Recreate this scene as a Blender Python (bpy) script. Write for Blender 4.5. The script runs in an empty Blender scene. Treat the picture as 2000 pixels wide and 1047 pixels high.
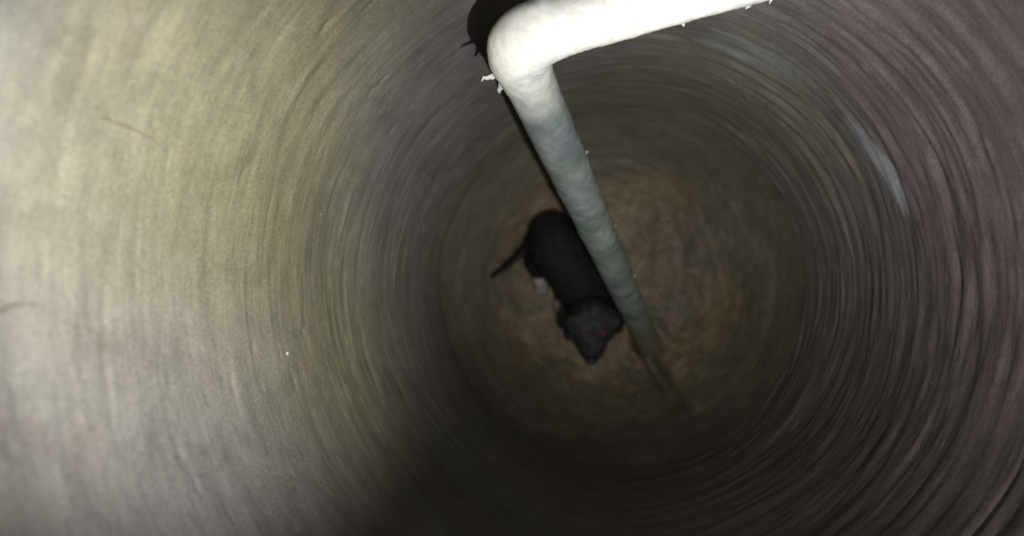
import bpy, bmesh, math, random
import numpy as np
from mathutils import Vector, Matrix, noise as mnoise

random.seed(7)
rng = np.random.default_rng(11)
S = bpy.context.scene
COL = S.collection
PI = math.pi

# ------------------------------------------------------------------ camera
F = 1428.0 / 2000.0 * 36.0
cam_d = bpy.data.cameras.new('inspection_camera')
cam_d.sensor_width = 36.0
cam_d.lens = F
cam_d.clip_start = 0.01
cam_d.clip_end = 2000.0
cam_d.dof.use_dof = True
cam_d.dof.focus_distance = 0.56
cam_d.dof.aperture_fstop = 4.2
cam = bpy.data.objects.new('inspection_camera', cam_d)
COL.objects.link(cam)
cam.location = (-0.03, 0.0, 0.0)
cam.rotation_mode = 'QUATERNION'
cam.rotation_quaternion = Vector((150 / 1428.0, -36.5 / 1428.0, -1.0)).rotation_difference(Vector((0, 0, -1)))
S.camera = cam

# ------------------------------------------------------------------ sky far above the shaft mouth
W = bpy.data.worlds.new('World')
S.world = W
W.use_nodes = True
wn = W.node_tree
bg = wn.nodes['Background']
sky = wn.nodes.new('ShaderNodeTexSky')
sky.sky_type = 'NISHITA'
sky.sun_disc = False
sky.sun_elevation = math.radians(12)
sky.sun_rotation = math.radians(60)
wn.links.new(sky.outputs[0], bg.inputs[0])
bg.inputs[1].default_value = 0.05

# ------------------------------------------------------------------ lamps of the inspection head (torch LEDs beside the lens)
def spot(name, loc, target, power, size_deg, blend, col, radius):
    l = bpy.data.lights.new(name, 'SPOT')
    l.energy = power
    l.spot_size = math.radians(size_deg)
    l.spot_blend = blend
    l.color = col
    l.shadow_soft_size = radius
    o = bpy.data.objects.new(name, l)
    COL.objects.link(o)
    o.location = loc
    o.rotation_mode = 'QUATERNION'
    o.rotation_quaternion = (Vector(target) - Vector(loc)).to_track_quat('-Z', 'Y')
    return o

spot('torch_lamp', (0.066, -0.150, 0.0), (0.050, 0.215, -1.0), 30.0, 60, 1.0, (1.0, 0.98, 0.96), 0.004)
spot('side_lamp', (0.03, 0.0, 0.02), (-0.25, 0.040, -0.405), 30.0, 50, 1.0, (1.0, 0.985, 0.86), 0.006)

S.view_settings.view_transform = 'Standard'
S.view_settings.look = 'None'
S.view_settings.exposure = 0.0
S.view_settings.gamma = 1.0

# ------------------------------------------------------------------ helpers
def tag(o, label=None, cat=None, group=None, kind=None):
    if label: o['label'] = label
    if cat: o['category'] = cat
    if group: o['group'] = group
    if kind: o['kind'] = kind
    return o

def mesh_obj(name, verts, faces, mat, parent=None, smooth=True):
    me = bpy.data.meshes.new(name)
    me.from_pydata([tuple(v) for v in verts] if not isinstance(verts, np.ndarray) else verts.tolist(), [], faces)
    me.update()
    if smooth:
        me.polygons.foreach_set('use_smooth', [True] * len(me.polygons))
    if mat: me.materials.append(mat)
    o = bpy.data.objects.new(name, me)
    COL.objects.link(o)
    if parent: o.parent = parent
    return o

def hash2(ix, iy, seed):
    h = (ix.astype(np.int64) * 374761393 + iy.astype(np.int64) * 668265263 + seed * 1442695041) & 0xffffffff
    h = ((h ^ (h >> 13)) * 1274126177) & 0xffffffff
    h = (h ^ (h >> 16)) & 0xffffffff
    return h.astype(np.float64) / 0xffffffff

def vnoise(x, y, px, seed):
    """value noise, periodic in x with integer period px"""
    ix = np.floor(x); iy = np.floor(y)
    fx = x - ix; fy = y - iy
    fx = fx * fx * fx * (fx * (fx * 6 - 15) + 10)
    fy = fy * fy * fy * (fy * (fy * 6 - 15) + 10)
    x0 = np.mod(ix, px); x1 = np.mod(ix + 1, px)
    a = hash2(x0, iy, seed); b = hash2(x1, iy, seed)
    c = hash2(x0, iy + 1, seed); d = hash2(x1, iy + 1, seed)
    return (a * (1 - fx) + b * fx) * (1 - fy) + (c * (1 - fx) + d * fx) * fy

def smooth01(x, a, b):
    t = np.clip((x - a) / (b - a), 0, 1)
    return t * t * (3 - 2 * t)

class NT:
    def __init__(self, name):
        self.m = bpy.data.materials.new(name)
        self.m.use_nodes = True
        self.t = self.m.node_tree
        self.b = self.t.nodes['Principled BSDF']
    def n(self, ty, **kw):
        nd = self.t.nodes.new(ty)
        for k, v in kw.items():
            if k in ('operation', 'blend_type', 'data_type', 'noise_dimensions'): setattr(nd, k, v)
            else: nd.inputs[k].default_value = v
        return nd
    def l(self, a, b): self.t.links.new(a, b)
    def ramp(self, src, stops):
        r = self.t.nodes.new('ShaderNodeValToRGB')
        e = r.color_ramp.elements
        while len(e) < len(stops): e.new(0.5)
        for el, (p, c) in zip(e, stops):
            el.position = p
            el.color = (c, c, c, 1) if isinstance(c, (int, float)) else (*c, 1)
        self.l(src, r.inputs[0])
        return r.outputs[0]
    def mix(self, fac, a, b, mode='MIX'):
        m = self.t.nodes.new('ShaderNodeMix')
        m.data_type = 'RGBA'; m.blend_type = mode
        for sock, v in ((m.inputs[0], fac), (m.inputs[6], a), (m.inputs[7], b)):
            if isinstance(v, (int, float)): sock.default_value = v
            elif isinstance(v, tuple): sock.default_value = (*v, 1)
            else: self.l(v, sock)
        return m.outputs[2]
    def math(self, op, a, b=0.0):
        m = self.t.nodes.new('ShaderNodeMath'); m.operation = op
        for sock, v in ((m.inputs[0], a), (m.inputs[1], b)):
            if isinstance(v, (int, float)): sock.default_value = v
            else: self.l(v, sock)
        return m.outputs[0]
    def noise(self, vec, scale, detail=4, rough=0.55, dist=0.0):
        nd = self.n('ShaderNodeTexNoise', Scale=scale, Detail=detail, Roughness=rough, Distortion=dist)
        self.l(vec, nd.inputs['Vector'])
        return nd.outputs[0]

# ------------------------------------------------------------------ materials
def clay_material():
    k = NT('scored_clay')
    tc = k.n('ShaderNodeTexCoord'); P = tc.outputs['Object']
    # cylindrical coordinates: streaks run round the shaft
    uv = k.n('ShaderNodeUVMap'); uv.uv_map = 'shaft'
    mp = k.n('ShaderNodeMapping'); k.l(uv.outputs[0], mp.inputs[0])
    mp.inputs['Scale'].default_value = (2.6, 45, 1)
    st = k.noise(mp.outputs[0], 1.0, 6, 0.6, 0.4)
    mp2 = k.n('ShaderNodeMapping'); k.l(uv.outputs[0], mp2.inputs[0])
    mp2.inputs['Scale'].default_value = (6, 150, 1)
    st2 = k.noise(mp2.outputs[0], 1.0, 5, 0.65, 0.3)
    big = k.noise(P, 5.0, 4, 0.55, 0.5)
    big2 = k.noise(P, 8.5, 4, 0.6, 0.3)
    fine = k.noise(P, 170, 5, 0.7)
    spk = k.noise(P, 620, 2, 0.7)
    olive = (0.232, 0.222, 0.145); grey = (0.190, 0.187, 0.182); lilac = (0.182, 0.172, 0.186); rust = (0.132, 0.108, 0.106)
    def near(c, r0, r1):
        vm = k.n('ShaderNodeVectorMath'); vm.operation = 'DISTANCE'
        k.l(P, vm.inputs[0]); vm.inputs[1].default_value = c
        d = k.math('ADD', vm.outputs['Value'], k.math('MULTIPLY', k.math('SUBTRACT', big2, 0.5), 0.22))
        m = k.n('ShaderNodeMapRange'); k.l(d, m.inputs[0]); m.inputs[1].default_value = r0; m.inputs[2].default_value = r1
        m.inputs[3].default_value = 1.0; m.inputs[4].default_value = 0.0
        return m.outputs[0]
    c = k.mix(k.ramp(big, [(0.40, 0.0), (0.62, 1.0)]), grey, lilac)
    c = k.mix(near((0.27, -0.05, -0.55), 0.22, 0.42), c, rust)            # red-brown seam of clay
    c = k.mix(k.math('MULTIPLY', near((-0.25, 0.02, -0.55), 0.10, 0.30), 0.95), c, olive)   # yellow-green seam
    c = k.mix(k.math('MULTIPLY', near((-0.23, 0.10, -0.40), 0.06, 0.20), 0.75), c, (0.235, 0.220, 0.155))
    c = k.mix(k.math('MULTIPLY', near((0.05, 0.27, -0.85), 0.10, 0.30), 0.6), c, (0.17, 0.16, 0.10))
    c = k.mix(k.math('MULTIPLY', near((-0.19, -0.19, -0.36), 0.10, 0.26), 0.85), c, (0.190, 0.180, 0.200))   # lavender-grey clay
    c = k.mix(k.math('MULTIPLY', near((-0.15, 0.20, -0.74), 0.12, 0.30), 0.9), c, (0.112, 0.106, 0.116))   # lamp falloff painted as a darker slate patch
    c = k.mix(k.ramp(k.noise(P, 13, 4, 0.6), [(0.58, 0.0), (0.75, 0.5)]), c, rust)
    # one bluish smear of paler clay
    su = k.n('ShaderNodeSeparateXYZ'); k.l(uv.outputs[0], su.inputs[0])
    def ell(u0, v0, a, b):
        du = k.math('DIVIDE', k.math('SUBTRACT', su.outputs[0], u0), a)
        dv = k.math('DIVIDE', k.math('SUBTRACT', k.math('ADD', su.outputs[1], k.math('MULTIPLY', du, 0.010)), v0), b)
        r = k.math('ADD', k.math('ADD', k.math('MULTIPLY', du, du), k.math('MULTIPLY', dv, dv)), k.math('MULTIPLY', k.math('SUBTRACT', st2, 0.5), 2.6))
        return k.ramp(r, [(0.25, 0.85), (1.0, 0.0)])
    c = k.mix(ell(0.44, -0.647, 0.24, 0.022), c, (0.30, 0.315, 0.36))
    c = k.mix(k.math('MULTIPLY', ell(1.05, -0.675, 0.25, 0.040), 0.6), c, (0.25, 0.275, 0.26))
    blot = k.noise(P, 24, 6, 0.7, 0.6)
    c = k.mix(0.55, c, k.ramp(blot, [(0.30, (0.55, 0.54, 0.54)), (0.5, (0.95, 0.95, 0.95)), (0.70, (1.3, 1.3, 1.28))]), 'MULTIPLY')
    # long smears left by the auger, lighter and darker
    c = k.mix(0.30, c, k.ramp(st, [(0.28, (0.45, 0.44, 0.43)), (0.5, (0.92, 0.92, 0.9)), (0.72, (1.25, 1.25, 1.22))]), 'MULTIPLY')
    c = k.mix(0.24, c, k.ramp(st2, [(0.3, (0.55, 0.54, 0.53)), (0.55, (1, 1, 1)), (0.75, (1.2, 1.2, 1.2))]), 'MULTIPLY')
    c = k.mix(0.7, c, k.ramp(spk, [(0.3, (0.62, 0.60, 0.60)), (0.7, (1.3, 1.3, 1.28))]), 'MULTIPLY')
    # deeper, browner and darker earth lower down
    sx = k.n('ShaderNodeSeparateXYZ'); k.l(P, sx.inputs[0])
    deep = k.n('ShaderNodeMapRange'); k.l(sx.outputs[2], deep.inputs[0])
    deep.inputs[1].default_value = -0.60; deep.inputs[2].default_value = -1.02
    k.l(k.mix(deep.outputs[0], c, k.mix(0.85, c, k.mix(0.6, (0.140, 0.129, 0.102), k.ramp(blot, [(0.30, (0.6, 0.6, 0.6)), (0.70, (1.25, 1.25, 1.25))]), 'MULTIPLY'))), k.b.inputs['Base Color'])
    k.l(k.ramp(k.noise(P, 26, 4, 0.6), [(0.3, 0.48), (0.7, 0.8)]), k.b.inputs['Roughness'])
    k.b.inputs['Specular IOR Level'].default_value = 0.42
    h = k.math('ADD', k.math('MULTIPLY', st2, 0.35), k.math('ADD', k.math('MULTIPLY', fine, 0.30), k.math('MULTIPLY', spk, 0.10)))
    bp = k.n('ShaderNodeBump', Strength=0.55, Distance=0.0035)
    k.l(h, bp.inputs['Height']); k.l(bp.outputs[0], k.b.inputs['Normal'])
    return k.m

def mud_material():
    k = NT('wet_mud')
    tc = k.n('ShaderNodeTexCoord'); P = tc.outputs['Object']
    a = k.noise(P, 9, 5, 0.6, 0.4); b = k.noise(P, 36, 5, 0.65); s = k.noise(P, 300, 3, 0.7)
    c = k.mix(k.ramp(a, [(0.36, 0.0), (0.64, 1.0)]), (0.175, 0.140, 0.075), (0.100, 0.083, 0.066))
    c = k.mix(k.ramp(b, [(0.45, 0.0), (0.75, 0.7)]), c, (0.088, 0.080, 0.054))
    sx = k.n('ShaderNodeSeparateXYZ'); k.l(P, sx.inputs[0])
    mr = k.n('ShaderNodeMapRange'); k.l(k.math('ADD', sx.outputs[2], k.math('MULTIPLY', k.math('SUBTRACT', a, 0.5), 0.12)), mr.inputs[0])
    mr.inputs[1].default_value = -1.24; mr.inputs[2].default_value = -1.13
    c = k.mix(mr.outputs[0], c, k.mix(0.6, (0.140, 0.129, 0.102), k.ramp(k.noise(P, 24, 6, 0.7, 0.6), [(0.30, (0.6, 0.6, 0.6)), (0.70, (1.25, 1.25, 1.25))]), 'MULTIPLY'))
    c = k.mix(0.6, c, k.ramp(s, [(0.3, (0.55, 0.54, 0.53)), (0.7, (1.3, 1.28, 1.25))]), 'MULTIPLY')
    k.l(c, k.b.inputs['Base Color'])
    k.l(k.ramp(b, [(0.3, 0.5), (0.7, 0.8)]), k.b.inputs['Roughness'])
    k.b.inputs['Specular IOR Level'].default_value = 0.35
    bp = k.n('ShaderNodeBump', Strength=0.6, Distance=0.006)
    k.l(k.math('ADD', b, k.math('MULTIPLY', s, 0.25)), bp.inputs['Height'])
    k.l(bp.outputs[0], k.b.inputs['Normal'])
    return k.m

def pipe_material():
    k = NT('scuffed_white_plastic')
    tc = k.n('ShaderNodeTexCoord'); P = tc.outputs['Object']
    a = k.noise(P, 30, 5, 0.65, 0.3); b = k.noise(P, 120, 4, 0.7); g = k.noise(P, 14, 3, 0.6)
    c = k.mix(k.ramp(a, [(0.35, 0.0), (0.7, 1.0)]), (0.84, 0.83, 0.74), (0.66, 0.68, 0.68))
    # grime plus painted light falloff down the leg, mud at its buried end
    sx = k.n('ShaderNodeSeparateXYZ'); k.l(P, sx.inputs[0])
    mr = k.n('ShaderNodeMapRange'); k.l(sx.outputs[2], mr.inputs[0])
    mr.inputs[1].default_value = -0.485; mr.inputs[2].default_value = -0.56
    leg_grime_shade = k.math('MULTIPLY', mr.outputs[0], k.ramp(a, [(0.2, 0.80), (0.65, 1.0)]))
    c = k.mix(leg_grime_shade, c, k.mix(k.ramp(g, [(0.4, 0.0), (0.6, 1.0)]), (0.098, 0.115, 0.126), (0.090, 0.122, 0.098)))
    mr2 = k.n('ShaderNodeMapRange'); k.l(k.math('ADD', sx.outputs[2], k.math('MULTIPLY', k.math('SUBTRACT', b, 0.5), 0.16)), mr2.inputs[0])
    mr2.inputs[1].default_value = -1.05; mr2.inputs[2].default_value = -1.22
    c = k.mix(mr2.outputs[0], c, (0.17, 0.155, 0.10))
    c = k.mix(0.5, c, k.ramp(b, [(0.32, (0.6, 0.6, 0.6)), (0.55, (1, 1, 1)), (0.7, (1.15, 1.15, 1.15))]), 'MULTIPLY')
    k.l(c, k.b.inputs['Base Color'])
    k.b.inputs['Roughness'].default_value = 0.6
    k.b.inputs['Specular IOR Level'].default_value = 0.3
    bp = k.n('ShaderNodeBump', Strength=0.35, Distance=0.0018)
    k.l(k.math('ADD', a, k.math('MULTIPLY', b, 0.5)), bp.inputs['Height'])
    k.l(bp.outputs[0], k.b.inputs['Normal'])
    return k.m

def plain(name, col, rough, spec=0.4, var=0.3, scale=60):
    k = NT(name)
    tc = k.n('ShaderNodeTexCoord')
    a = k.noise(tc.outputs['Object'], scale, 4, 0.6)
    k.l(k.mix(k.ramp(a, [(0.35, 0.0), (0.65, 1.0)]), tuple(x * (1 - var) for x in col), tuple(min(1, x * (1 + var)) for x in col)), k.b.inputs['Base Color'])
    k.b.inputs['Roughness'].default_value = rough
    k.b.inputs['Specular IOR Level'].default_value = spec
    bp = k.n('ShaderNodeBump', Strength=0.3, Distance=0.001)
    k.l(a, bp.inputs['Height']); k.l(bp.outputs[0], k.b.inputs['Normal'])
    return k.m

M_clay = clay_material()
M_mud = mud_material()
M_pipe = pipe_material()
M_fur = plain('black_fur', (0.0085, 0.008, 0.010), 0.8, 0.25, 0.4, 90)
M_pale = plain('pale_fur', (0.24, 0.21, 0.215), 0.8, 0.2, 0.3, 140)
M_lit_fur = plain('lit_head_fur', (0.026, 0.0245, 0.0235), 0.8, 0.25, 0.5, 70)  # head fur painted lighter, standing in for lamp light on it
M_nose = plain('wet_nose', (0.02, 0.016, 0.017), 0.6, 0.3, 0.3, 200)
M_eye = plain('painted_eyeshine', (0.13, 0.022, 0.02), 0.18, 0.8, 0.2, 200)  # eyeshine from the lamp painted as a red base colour
M_eyed = plain('dark_eye', (0.03, 0.012, 0.010), 0.25, 0.5, 0.2, 200)
M_root = plain('brown_root', (0.055, 0.024, 0.016), 0.9, 0.3, 0.4, 200)
M_chip = plain('pale_grit', (0.42, 0.43, 0.46), 0.5, 0.6, 0.2, 300)
M_soil = plain('dry_topsoil', (0.20, 0.16, 0.10), 0.95, 0.2, 0.4, 6)

# ------------------------------------------------------------------ the shaft
R0 = 0.25
FLOOR = -1.27

def tool_marks():
    """arcs cut by the auger: start angle, depth, length, slope, width, height (positive stands proud)"""
    rs = random.Random(21); out = []
    def add(n, th_c, th_s, z0, z1, wl, hl, ll):
        for _ in range(n):
            out.append((th_c + rs.gauss(0, 1) * th_s, rs.uniform(z0, z1), rs.uniform(*ll), rs.gauss(0, .010), rs.uniform(*wl), rs.uniform(*hl) * rs.choice((1, -1, -1))))
    add(600, 0, 9.0, -.18, -1.2, (.002, .006), (.0001, .0005), (.10, .45))
    add(300, -0.15, 0.75, -.2, -1.0, (.0025, .0085), (.0002, .0010), (.12, .5))
    add(150, 0.9, 0.45, -.3, -1.1, (.003, .009), (.0003, .0009), (.12, .4))
    add(130, PI, 0.6, -.6, -1.2, (.002, .006), (.0002, .0008), (.15, .4))
    add(700, 0, 9.0, -.2, -1.1, (.0012, .0035), (.0003, .0011), (.02, .07))
    for th, z, l, w, h in ((-0.62, -.335, .7, .0032, -.006), (-0.55, -.362, .8, .0030, -.0055), (-0.50, -.395, .6, .0026, -.004), (-0.45, -.43, .7, .0028, -.004), (-0.60, -.47, .5, .003, -.0035), (-0.3, -.41, .6, .0026, -.0035)):
        out.append((th, z, l, .006, w, h))
    return out
MARKS = tool_marks()

def wall_relief(th, z, marks=True):
    """inward relief of the bored wall (metres), th in radians, z downwards negative"""
    u = th / (2 * PI)
    low = vnoise(u * 5, z * 4, 5, 5) - 0.5
    low2 = vnoise(u * 12, z * 11, 12, 6) - 0.5
    zz = z + 0.030 * (vnoise(u * 6, z * 7, 6, 3) - 0.5)
    g2 = vnoise(u * 22, zz * 70, 22, 22)
    g3 = vnoise(u * 38, zz * 170, 38, 23)
    right = 0.5 + 0.5 * np.cos(th + 0.30)               # smoother on the smeared side
    rough = 0.35 + 0.65 * smooth01(right, 0.30, 0.85)
    d = 0.010 * low + 0.004 * low2 + rough * (0.0020 * (g2 - .5) + 0.0008 * (g3 - .5))
    if marks and th.ndim == 2:
        T = th[0]; Z = z[:, 0]
        zo = np.argsort(Z); Zs = Z[zo]
        for t0, z0, ln, sl, w, h in MARKS:
            dt = (T - t0 + PI) % (2 * PI) - PI
            cj = np.nonzero(np.abs(dt) < ln / 2)[0]
            if not len(cj): continue
            pad = 4 * w + abs(sl) * ln
            r0, r1 = np.searchsorted(Zs, (z0 - pad, z0 + pad))
            ci = zo[r0:r1]
            if not len(ci): continue
            x = dt[cj]
            taper = np.cos(PI * x / ln) ** 1.3
            wob = sl * x + 0.0012 * np.sin(x * 9 + z0 * 400)
            zz2 = (Z[ci][:, None] - z0 - wob[None, :]) / (w * (0.55 + 0.45 * taper))[None, :]
            d[np.ix_(ci, cj)] += h * taper[None, :] * np.exp(-zz2 * zz2)
    return d

def build_wall():
    NA = 640
    z_f = np.linspace(0.12, FLOOR - 0.06, 860)
    z_c = np.array([6.0, 4.0, 2.5, 1.5, 0.9, 0.6, 0.4, 0.28, 0.2])
    zs = np.concatenate([z_c, z_f]); NZ = len(zs)
    th = np.linspace(0, 2 * PI, NA, endpoint=False)
    T, Z = np.meshgrid(th, zs)
    d = wall_relief(T, Z)
    r = R0 - d
    V = np.stack([r * np.cos(T), r * np.sin(T), Z], -1).reshape(-1, 3)
    i = np.arange(NZ - 1)[:, None] * NA; j = np.arange(NA)[None, :]; j2 = (j + 1) % NA
    Fc = np.stack([i + j, i + j2, i + NA + j2, i + NA + j], -1).reshape(-1, 4)
    me = bpy.data.meshes.new('shaft_wall')
    me.vertices.add(len(V)); me.vertices.foreach_set('co', V.ravel())
    nf = len(Fc)
    me.loops.add(nf * 4); me.loops.foreach_set('vertex_index', Fc.ravel())
    me.polygons.add(nf); me.polygons.foreach_set('loop_start', np.arange(nf) * 4)
    me.update(calc_edges=True)
    me.polygons.foreach_set('use_smooth', np.ones(nf, bool))
    uvl = me.uv_layers.new(name='shaft')
    # the seam sits behind the bright smeared side's edge; u in turns (x2 pi R), v in metres
    jj = np.broadcast_to(j, (NZ - 1, NA)); 
    ua = jj / NA * 2 * PI; ub = (jj + 1) / NA * 2 * PI
    za = np.broadcast_to(zs[:-1, None], ua.shape); zb = np.broadcast_to(zs[1:, None], ua.shape)
    w = lambda t, z: z + 0.010 * np.sin(t * 2 + 1.0) + 0.018 * np.sin(t + 0.4)
    UV = np.stack([ua, w(ua, za), ub, w(ub, za), ub, w(ub, zb), ua, w(ua, zb)], -1)
    uvl.data.foreach_set('uv', UV.reshape(-1))
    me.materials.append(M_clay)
    o = bpy.data.objects.new('shaft_wall', me); COL.objects.link(o)
    tag(o, 'bored clay wall of the shaft scored by curved auger grooves', None, None, 'structure')
    return o
wall = build_wall()

def floor_height(x, y):
    v = Vector((x * 9, y * 9, 2.0))
    h = 0.030 * (mnoise.noise(v)) + 0.012 * mnoise.noise(v * 3.1) + 0.005 * mnoise.noise(v * 8.3) + 0.0025 * mnoise.noise(v * 19)
    r = math.hypot(x, y)
    q = min(1.0, max(0, (r - 0.12) / 0.138))
    rise = 0.34 * (1 - math.sqrt(max(0, 1 - q * q)))
    if q > 0:
        th = math.atan2(y, x)
        rise += 0.010 * q * q * q * mnoise.noise(Vector((math.cos(th) * 1.6, math.sin(th) * 1.6, r * 95))) + 0.005 * q * q * q * mnoise.noise(Vector((math.cos(th) * 3, math.sin(th) * 3, r * 220)))
    # furrow shaped into the mud to draw the pipe's shadow line
    t = (x - 0.062) * 0.50 + (y + 0.086) * -0.866
    n = (x - 0.062) * 0.866 + (y + 0.086) * 0.50
    if -0.03 < t < 0.16:
        f = min(1, (t + 0.03) / 0.03) * min(1, (0.16 - t) / 0.05)
        rise += f * (-0.034 * math.exp(-((n + 0.010) / 0.011) ** 2) + 0.012 * math.exp(-((n - 0.012) / 0.012) ** 2))
    dd = math.hypot(x - 0.070, y + 0.096)
    rise += 0.014 * math.exp(-((dd - 0.030) / 0.011) ** 2) * (0.6 + 0.8 * mnoise.noise(Vector((x * 40, y * 40, 9))))
    # flatten under the puppy
    k = math.exp(-((x + 0.06) ** 2 + (y - 0.02) ** 2) / 0.012)
    return FLOOR + h * (1 - 0.8 * k) + rise

def build_floor():
    NA, NR = 260, 130
    V = [(0, 0, floor_height(0, 0))]; Fc = []
    for i in range(1, NR + 1):
        r = 0.262 * (i / NR) ** 0.8
        for j in range(NA):
            t = 2 * PI * j / NA
            x, y = r * math.cos(t), r * math.sin(t)
            V.append((x, y, floor_height(x, y)))
    for j in range(NA):
        Fc.append((0, 1 + j, 1 + (j + 1) % NA))
    for i in range(NR - 1):
        for j in range(NA):
            a = 1 + i * NA + j; b = 1 + i * NA + (j + 1) % NA
            Fc.append((a, a + NA, b + NA, b))
    o = mesh_obj('shaft_floor', V, Fc, M_mud)
    tag(o, 'uneven brown mud at the bottom of the shaft', None, None, 'structure')
build_floor()

def build_ground():
    V = []; Fc = []; NA = 96
    radii = [0.262, 0.5, 1, 3, 10, 60, 600]
    for r in radii:
        for j in range(NA):
            t = 2 * PI * j / NA
            x, y = r * math.cos(t), r * math.sin(t)
            V.append((x, y, 5.985 + (0.05 * mnoise.noise(Vector((x, y, 0))) if r > 0.6 else 0)))
    for i in range(len(radii) - 1):
        for j in range(NA):
            a = i * NA + j; b = i * NA + (j + 1) % NA
            Fc.append((a, a + NA, b + NA, b))
    o = mesh_obj('ground', V, Fc, M_soil)
    tag(o, 'bare earth round the mouth of the shaft', None, None, 'structure')
build_ground()

# ------------------------------------------------------------------ the bent white pipe
def build_pipe():
    E0 = Vector((-0.0823, 0.1673, -0.49))
    A = Vector((0.160, 0.2240, -0.485))
    B = Vector((0.075, -0.1040, -1.285))
    da = (A - E0).normalized(); db = (B - E0).normalized()
    fil = 0.027
    pts = []
    n = 90
    p0 = E0 + da * fil; p1 = E0 + db * fil
    for i in range(n): pts.append(A.lerp(p0, i / n))
    for i in range(30):
        t = i / 30
        pts.append(p0 * (1 - t) ** 2 + E0 * 2 * t * (1 - t) + p1 * t * t)
    m = 200
    for i in range(m + 1): pts.append(p1.lerp(B, i / m))
    NA = 40
    nrm = da.cross(db).normalized()
    V = []; Fc = []
    for i, p in enumerate(pts):
        q = pts[min(i + 1, len(pts) - 1)] - pts[max(i - 1, 0)]
        t = q.normalized()
        s = t.cross(nrm).normalized()
        de = (p - E0).length
        r = 0.0190 + 0.0046 * math.exp(-(de / 0.032) ** 2)
        for j in range(NA):
            a = 2 * PI * j / NA
            dirv = nrm * math.cos(a) + s * math.sin(a)
            w = p * 30 + dirv * 0.6
            rr = r + 0.0007 * mnoise.noise(w) + 0.0007 * mnoise.noise(p * 90 + dirv * 1.6) + 0.0005 * mnoise.noise(p * 300 + dirv * 4)
            V.append(p + dirv * rr)
    for i in range(len(pts) - 1):
        for j in range(NA):
            a = i * NA + j; b = i * NA + (j + 1) % NA
            Fc.append((a, b, b + NA, a + NA))
    Fc.append(tuple(range(NA))); L = (len(pts) - 1) * NA
    Fc.append(tuple(L + NA - 1 - j for j in range(NA)))
    root = bpy.data.objects.new('bent_pipe', None); COL.objects.link(root)
    root.location = (0, 0, 0)
    tag(root, 'scuffed white plastic pipe bent at an elbow, leaning down the shaft over the puppy', 'pipe')
    mesh_obj('pipe_body', V, Fc, M_pipe, root)
    return root, E0, da, db, nrm
pipe, E0, da, db, pn = build_pipe()

def flake(name, base, direction, length, width, seed, parent):
    """a torn, slightly curled sliver with thickness"""
    rs = random.Random(seed)
    d = Vector(direction).normalized()
    up = Vector((0, 0, 1))
    s = d.cross(up).normalized() if abs(d.z) < 0.95 else Vector((1, 0, 0))
    k = s.cross(d)
    V = []; Fc = []; n = 7
    for i in range(n):
        t = i / (n - 1)
        w = width * (1 - t) ** 0.7 * rs.uniform(0.75, 1.2) + 0.0002
        c = Vector(base) + d * (length * t) + k * (length * 0.25 * t * t * rs.uniform(0.6, 1.3)) + s * rs.uniform(-.1, .1) * length * t
        th = 0.0006
        V += [c + s * w - k * th, c + s * w + k * th, c - s * w + k * th, c - s * w - k * th]
    for i in range(n - 1):
        a = i * 4
        for j in range(4):
            Fc.append((a + j, a + (j + 1) % 4, a + 4 + (j + 1) % 4, a + 4 + j))
    Fc.append((3, 2, 1, 0)); e = (n - 1) * 4; Fc.append((e, e + 1, e + 2, e + 3))
    return mesh_obj(name, V, Fc, M_pipe, parent, smooth=False)

side = da.cross(pn).normalized()
if side.y > 0: side = -side                       # towards the lower edge of the arm in view
sideb = db.cross(pn).normalized()
if sideb.x > 0: sideb = -sideb                    # towards the left edge of the leg
flake('torn_flake', E0 + db * 0.030 + sideb * 0.0195, sideb + db * 0.05, 0.012, 0.0022, 1, pipe)
flake('torn_flake', E0 + db * 0.040 + sideb * 0.0185, sideb * 0.5 + db, 0.010, 0.0028, 2, pipe)
for i, (t, l) in enumerate([(0.036, .010), (0.043, .011), (0.049, .009), (0.055, .009), (0.060, .006)]):
    flake('torn_flake', E0 + da * t + side * 0.0185, side + da * random.uniform(-.5, .5), l, 0.0045, 10 + i, pipe)
flake('torn_flake', E0 + da * 0.118 + side * 0.0185, side, 0.011, 0.003, 30, pipe)
flake('torn_flake', E0 + da * 0.170 + side * 0.0185, side - da * .6, 0.014, 0.0028, 31, pipe)
flake('torn_flake', E0 + da * 0.182 + side * 0.0185, side - da * .2, 0.012, 0.003, 32, pipe)
for i, (t, l) in enumerate([(0.17, .0035), (0.335, .004), (0.50, .004)]):
    flake('torn_flake', E0 + db * t - sideb * 0.0190, -sideb + db * random.uniform(-.4, .4), l, 0.0016, 50 + i, pipe)

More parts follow.
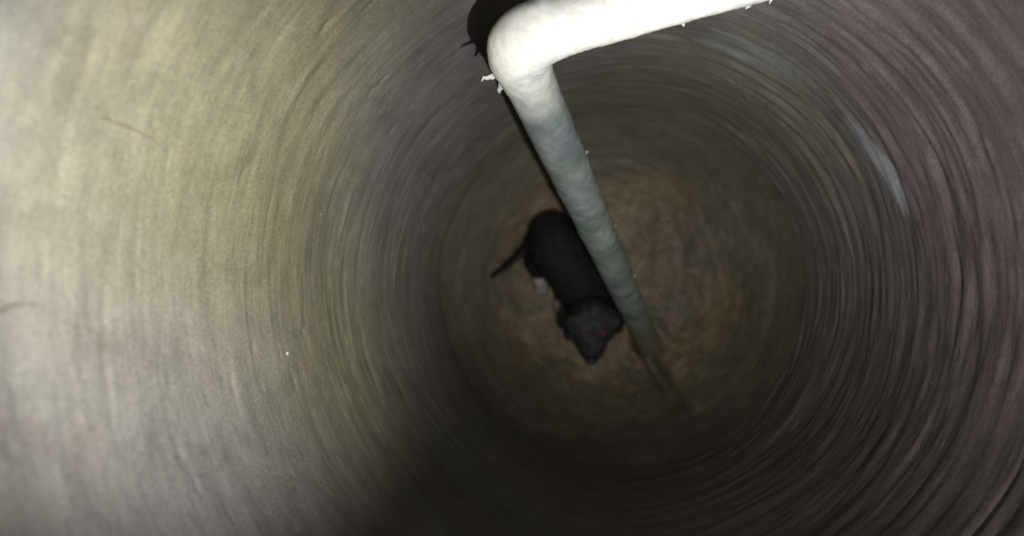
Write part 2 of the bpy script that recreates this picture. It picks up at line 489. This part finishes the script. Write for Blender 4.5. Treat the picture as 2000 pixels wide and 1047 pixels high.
# ------------------------------------------------------------------ the puppy
def build_puppy():
    root = bpy.data.objects.new('puppy', None); COL.objects.link(root)
    root.location = (-0.06, 0.02, FLOOR)
    tag(root, 'small black puppy crouching in the mud under the pipe, looking up', 'dog')
    off = Vector(root.location)
    bm = bmesh.new()
    def ball(c, r, scale=(1, 1, 1), rot=None):
        mat = Matrix.Translation(Vector(c)) @ (rot.to_matrix().to_4x4() if rot else Matrix.Identity(4)) @ Matrix.Diagonal((r * scale[0], r * scale[1], r * scale[2], 1))
        bmesh.ops.create_icosphere(bm, subdivisions=2, radius=1.0, matrix=mat)
    def limb(pts):
        for (a, ra), (b, rb) in zip(pts[:-1], pts[1:]):
            a, b = Vector(a), Vector(b)
            n = max(2, int((b - a).length / (min(ra, rb) * 0.45)) + 1)
            for i in range(n + 1):
                t = i / n
                ball(a.lerp(b, t), ra + (rb - ra) * t)
    # trunk: rump, narrow loin, deep chest, neck
    limb([((-0.088, 0.082, -1.205), .040), ((-0.082, 0.062, -1.190), .046), ((-0.066, 0.034, -1.185), .041),
          ((-0.046, 0.006, -1.182), .043), ((-0.034, -0.016, -1.172), .041), ((-0.028, -0.034, -1.150), .032), ((-0.025, -0.046, -1.130), .030)])
    # head and muzzle
    ball((-0.024, -0.054, -1.116), .0375, (1.04, 1.02, .88))
    limb([((-0.025, -0.070, -1.114), .0270), ((-0.026, -0.084, -1.116), .0230), ((-0.026, -0.094, -1.119), .0200)])
    ball((-0.041, -0.064, -1.118), .016); ball((-0.008, -0.064, -1.118), .016)   # cheeks
    ball((-0.040, -0.060, -1.096), .0085); ball((-0.009, -0.060, -1.096), .0085)  # brows
    # drooping ears
    for p in ([(-0.047, -0.046, -1.102), (-0.056, -0.056, -1.108), (-0.060, -0.070, -1.120)], [(-0.001, -0.042, -1.102), (0.009, -0.047, -1.107), (0.014, -0.058, -1.120)]):
        for a, r in zip(p, (.011, .0135, .0115)):
            ball(a, r, (.8, 1.15, 1.0))
        limb([(p[0], .006), (p[1], .008), (p[2], .0065)])
    # hind legs folded: thigh, hock, foot
    limb([((-0.102, 0.064, -1.205), .032), ((-0.112, 0.040, -1.224), .025), ((-0.120, 0.050, -1.246), .014), ((-0.117, 0.018, -1.257), .0115), ((-0.112, 0.004, -1.258), .0125)])
    limb([((-0.056, 0.080, -1.205), .032), ((-0.036, 0.062, -1.224), .025), ((-0.030, 0.074, -1.246), .014), ((-0.024, 0.044, -1.257), .0115), ((-0.021, 0.030, -1.258), .0125)])
    # front legs
    limb([((-0.064, -0.004, -1.195), .021), ((-0.074, 0.000, -1.222), .014), ((-0.076, -0.012, -1.244), .0105), ((-0.077, -0.022, -1.256), .0125), ((-0.078, -0.031, -1.259), .0115)])
    limb([((-0.004, -0.022, -1.195), .021), ((0.008, -0.022, -1.222), .014), ((0.012, -0.036, -1.244), .0105), ((0.013, -0.050, -1.256), .0125), ((0.013, -0.058, -1.259), .0115)])
    # toes
    for (cx, cy) in ((-0.112, -0.008), (-0.021, 0.019), (-0.078, -0.041), (0.013, -0.068)):
        for k in (-1.1, -.38, .38, 1.1):
            ball((cx + k * 0.0062, cy + 0.003 * (1 - abs(k)), -1.262), .0056, (.85, 1.35, 1))
    # tail
    limb([((-0.108, 0.088, -1.205), .014), ((-0.128, 0.068, -1.215), .0070), ((-0.148, 0.048, -1.212), .0050), ((-0.172, 0.028, -1.206), .0040), ((-0.190, 0.014, -1.198), .0028)])
    me = bpy.data.meshes.new('body_source'); bm.to_mesh(me); bm.free()
    tmp = bpy.data.objects.new('body_source', me); COL.objects.link(tmp)
    rm = tmp.modifiers.new('r', 'REMESH'); rm.mode = 'VOXEL'; rm.voxel_size = 0.0024
    sm = tmp.modifiers.new('s', 'SMOOTH'); sm.iterations = 7; sm.factor = 0.5
    dg = bpy.context.evaluated_depsgraph_get()
    body = bpy.data.meshes.new_from_object(tmp.evaluated_get(dg))
    bpy.data.objects.remove(tmp)
    body.name = 'body'
    body.materials.clear(); body.materials.append(M_fur); body.materials.append(M_pale); body.materials.append(M_lit_fur)
    body.transform(Matrix.Translation(-off))
    pale = [(Vector((-0.112, 0.000, -1.258)) - off, .019), (Vector((-0.078, -0.030, -1.258)) - off, .017), (Vector((0.013, -0.060, -1.258)) - off, .017), (Vector((-0.021, 0.026, -1.258)) - off, .017)]
    for p in body.polygons:
        p.use_smooth = True
        c = p.center
        hd = (c + off - Vector((-0.025, -0.068, -1.100))).length
        if hd < 0.037 + 0.010 * mnoise.noise(c * 90): p.material_index = 2
        for q, r in pale:
            if (c - q).length < r + 0.004 * mnoise.noise(c * 160): p.material_index = 1
    o = bpy.data.objects.new('body', body); COL.objects.link(o); o.parent = root
    # short coat: thousands of little hairs
    rs = random.Random(4)
    V = []; Fc = []; Mi = []
    polys = body.polygons
    N = 22000
    for _ in range(N):
        p = polys[rs.randrange(len(polys))]
        c = p.center; n = p.normal
        back = Vector((-0.3, 0.9, 0.15))
        d = (n * 0.75 + back * 0.55 + Vector((rs.uniform(-.3, .3), rs.uniform(-.3, .3), rs.uniform(-.3, .3)))).normalized()
        l = rs.uniform(.004, .011); s = d.cross(n)
        if s.length < 1e-4: continue
        s = s.normalized() * 0.00035
        b = len(V); V += [c + s, c - s, c + d * l - n * l * 0.2]
        Fc.append((b, b + 1, b + 2)); Mi.append(p.material_index)
    h = mesh_obj('fur', V, Fc, M_fur, root)
    h.data.materials.append(M_pale); h.data.materials.append(M_lit_fur)
    h.data.polygons.foreach_set('material_index', Mi)
    h['kind'] = 'stuff'
    def orb(name, c, r, m, scale=(1, 1, 1)):
        b2 = bmesh.new(); bmesh.ops.create_uvsphere(b2, u_segments=20, v_segments=12, radius=r, matrix=Matrix.Diagonal((*scale, 1)))
        me2 = bpy.data.meshes.new(name); b2.to_mesh(me2); b2.free()
        for p in me2.polygons: p.use_smooth = True
        me2.materials.append(m)
        e = bpy.data.objects.new(name, me2); COL.objects.link(e); e.parent = root; e.location = Vector(c) - off
        return e
    e = orb('eye', (-0.0095, -0.0690, -1.0915), .0042, M_eye); e['label'] = 'eye with red eyeshine painted into its colour'
    orb('eye', (-0.0395, -0.0690, -1.0915), .0042, M_eyed)
    orb('nose', (-0.0262, -0.1115, -1.1075), .0078, M_nose, (1.2, .8, .9))
    return root
build_puppy()

# ------------------------------------------------------------------ small things on the wall
def wall_point(th, z, lift=0.0):
    r = R0 - float(wall_relief(np.array([th]), np.array([z]))[0]) - lift
    return Vector((r * math.cos(th), r * math.sin(th), z))

def tube(name, pts, radii, mat, parent=None, na=8):
    V = []; Fc = []
    for i, p in enumerate(pts):
        t = (pts[min(i + 1, len(pts) - 1)] - pts[max(i - 1, 0)]).normalized()
        a = t.cross(Vector((0.3, 0.2, 0.9))).normalized(); b = t.cross(a)
        for j in range(na):
            g = 2 * PI * j / na
            V.append(p + (a * math.cos(g) + b * math.sin(g)) * radii[i])
    for i in range(len(pts) - 1):
        for j in range(na):
            q = i * na + j; w = i * na + (j + 1) % na
            Fc.append((q, w, w + na, q + na))
    Fc.append(tuple(range(na))[::-1]); L = (len(pts) - 1) * na; Fc.append(tuple(L + j for j in range(na)))
    return mesh_obj(name, V, Fc, mat, parent)

def rootlet(th0, z0, th1, z1, r, label, seed):
    rs = random.Random(seed); pts = []; n = 16
    for i in range(n):
        t = i / (n - 1)
        pts.append(wall_point(th0 + (th1 - th0) * t + 0.005 * math.sin(t * 5 + seed) + rs.uniform(-.0015, .0015), z0 + (z1 - z0) * t + rs.uniform(-.0006, .0006), r * 0.3))
    o = tube('root_fibre', pts, [r * (1 - 0.75 * i / (n - 1)) for i in range(n)], M_root)
    tag(o, label, 'root', 'fine roots in the shaft wall')

rootlet(-3.106, -0.246, -3.109, -0.272, 0.0006, 'thin reddish brown root lying level on the pale wall at the far left', 1)
rootlet(2.840, -0.298, 2.865, -0.353, 0.0003, 'thin dark slanting root on the brightest patch of wall, upper left', 2)

def grit():
    V = []; Fc = []
    rs = random.Random(9)
    spots = [(PI + 0.195, -0.50, .0016)]
    for _ in range(12):
        spots.append((rs.uniform(0, 2 * PI), rs.uniform(-.25, -1.1), rs.choice([.0004, .0004, .0005, .0008])))
    for th, z, r in spots:
        c = wall_point(th, z, r * 0.2)
        b2 = bmesh.new(); bmesh.ops.create_icosphere(b2, subdivisions=1, radius=r)
        o = len(V)
        for v in b2.verts: V.append(c + v.co * rs.uniform(.6, 1.2))
        for f in b2.faces: Fc.append(tuple(o + v.index for v in f.verts))
        b2.free()
    o = mesh_obj('grit', V, Fc, M_chip, wall, smooth=False)
    o['kind'] = 'stuff'
grit()


# small stones and crumbs lying in the mud
def crumbs():
    V = []; Fc = []; rs = random.Random(17)
    for _ in range(260):
        a = rs.uniform(0, 2 * PI); q = 0.19 * math.sqrt(rs.random())
        x, y = q * math.cos(a), q * math.sin(a); r = rs.choice((.0012, .0016, .0022, .003, .0042))
        b2 = bmesh.new(); bmesh.ops.create_icosphere(b2, subdivisions=1, radius=r)
        c = Vector((x, y, floor_height(x, y) + r * 0.25)); o = len(V)
        sc = Vector((rs.uniform(.7, 1.3), rs.uniform(.7, 1.3), rs.uniform(.5, .9)))
        for v in b2.verts: V.append(c + Vector((v.co.x * sc.x, v.co.y * sc.y, v.co.z * sc.z)) * rs.uniform(.8, 1.15))
        for f in b2.faces: Fc.append(tuple(o + v.index for v in f.verts))
        b2.free()
    o = mesh_obj('crumbs', V, Fc, M_mud, bpy.data.objects['shaft_floor'], smooth=False)
    o['kind'] = 'stuff'
crumbs()
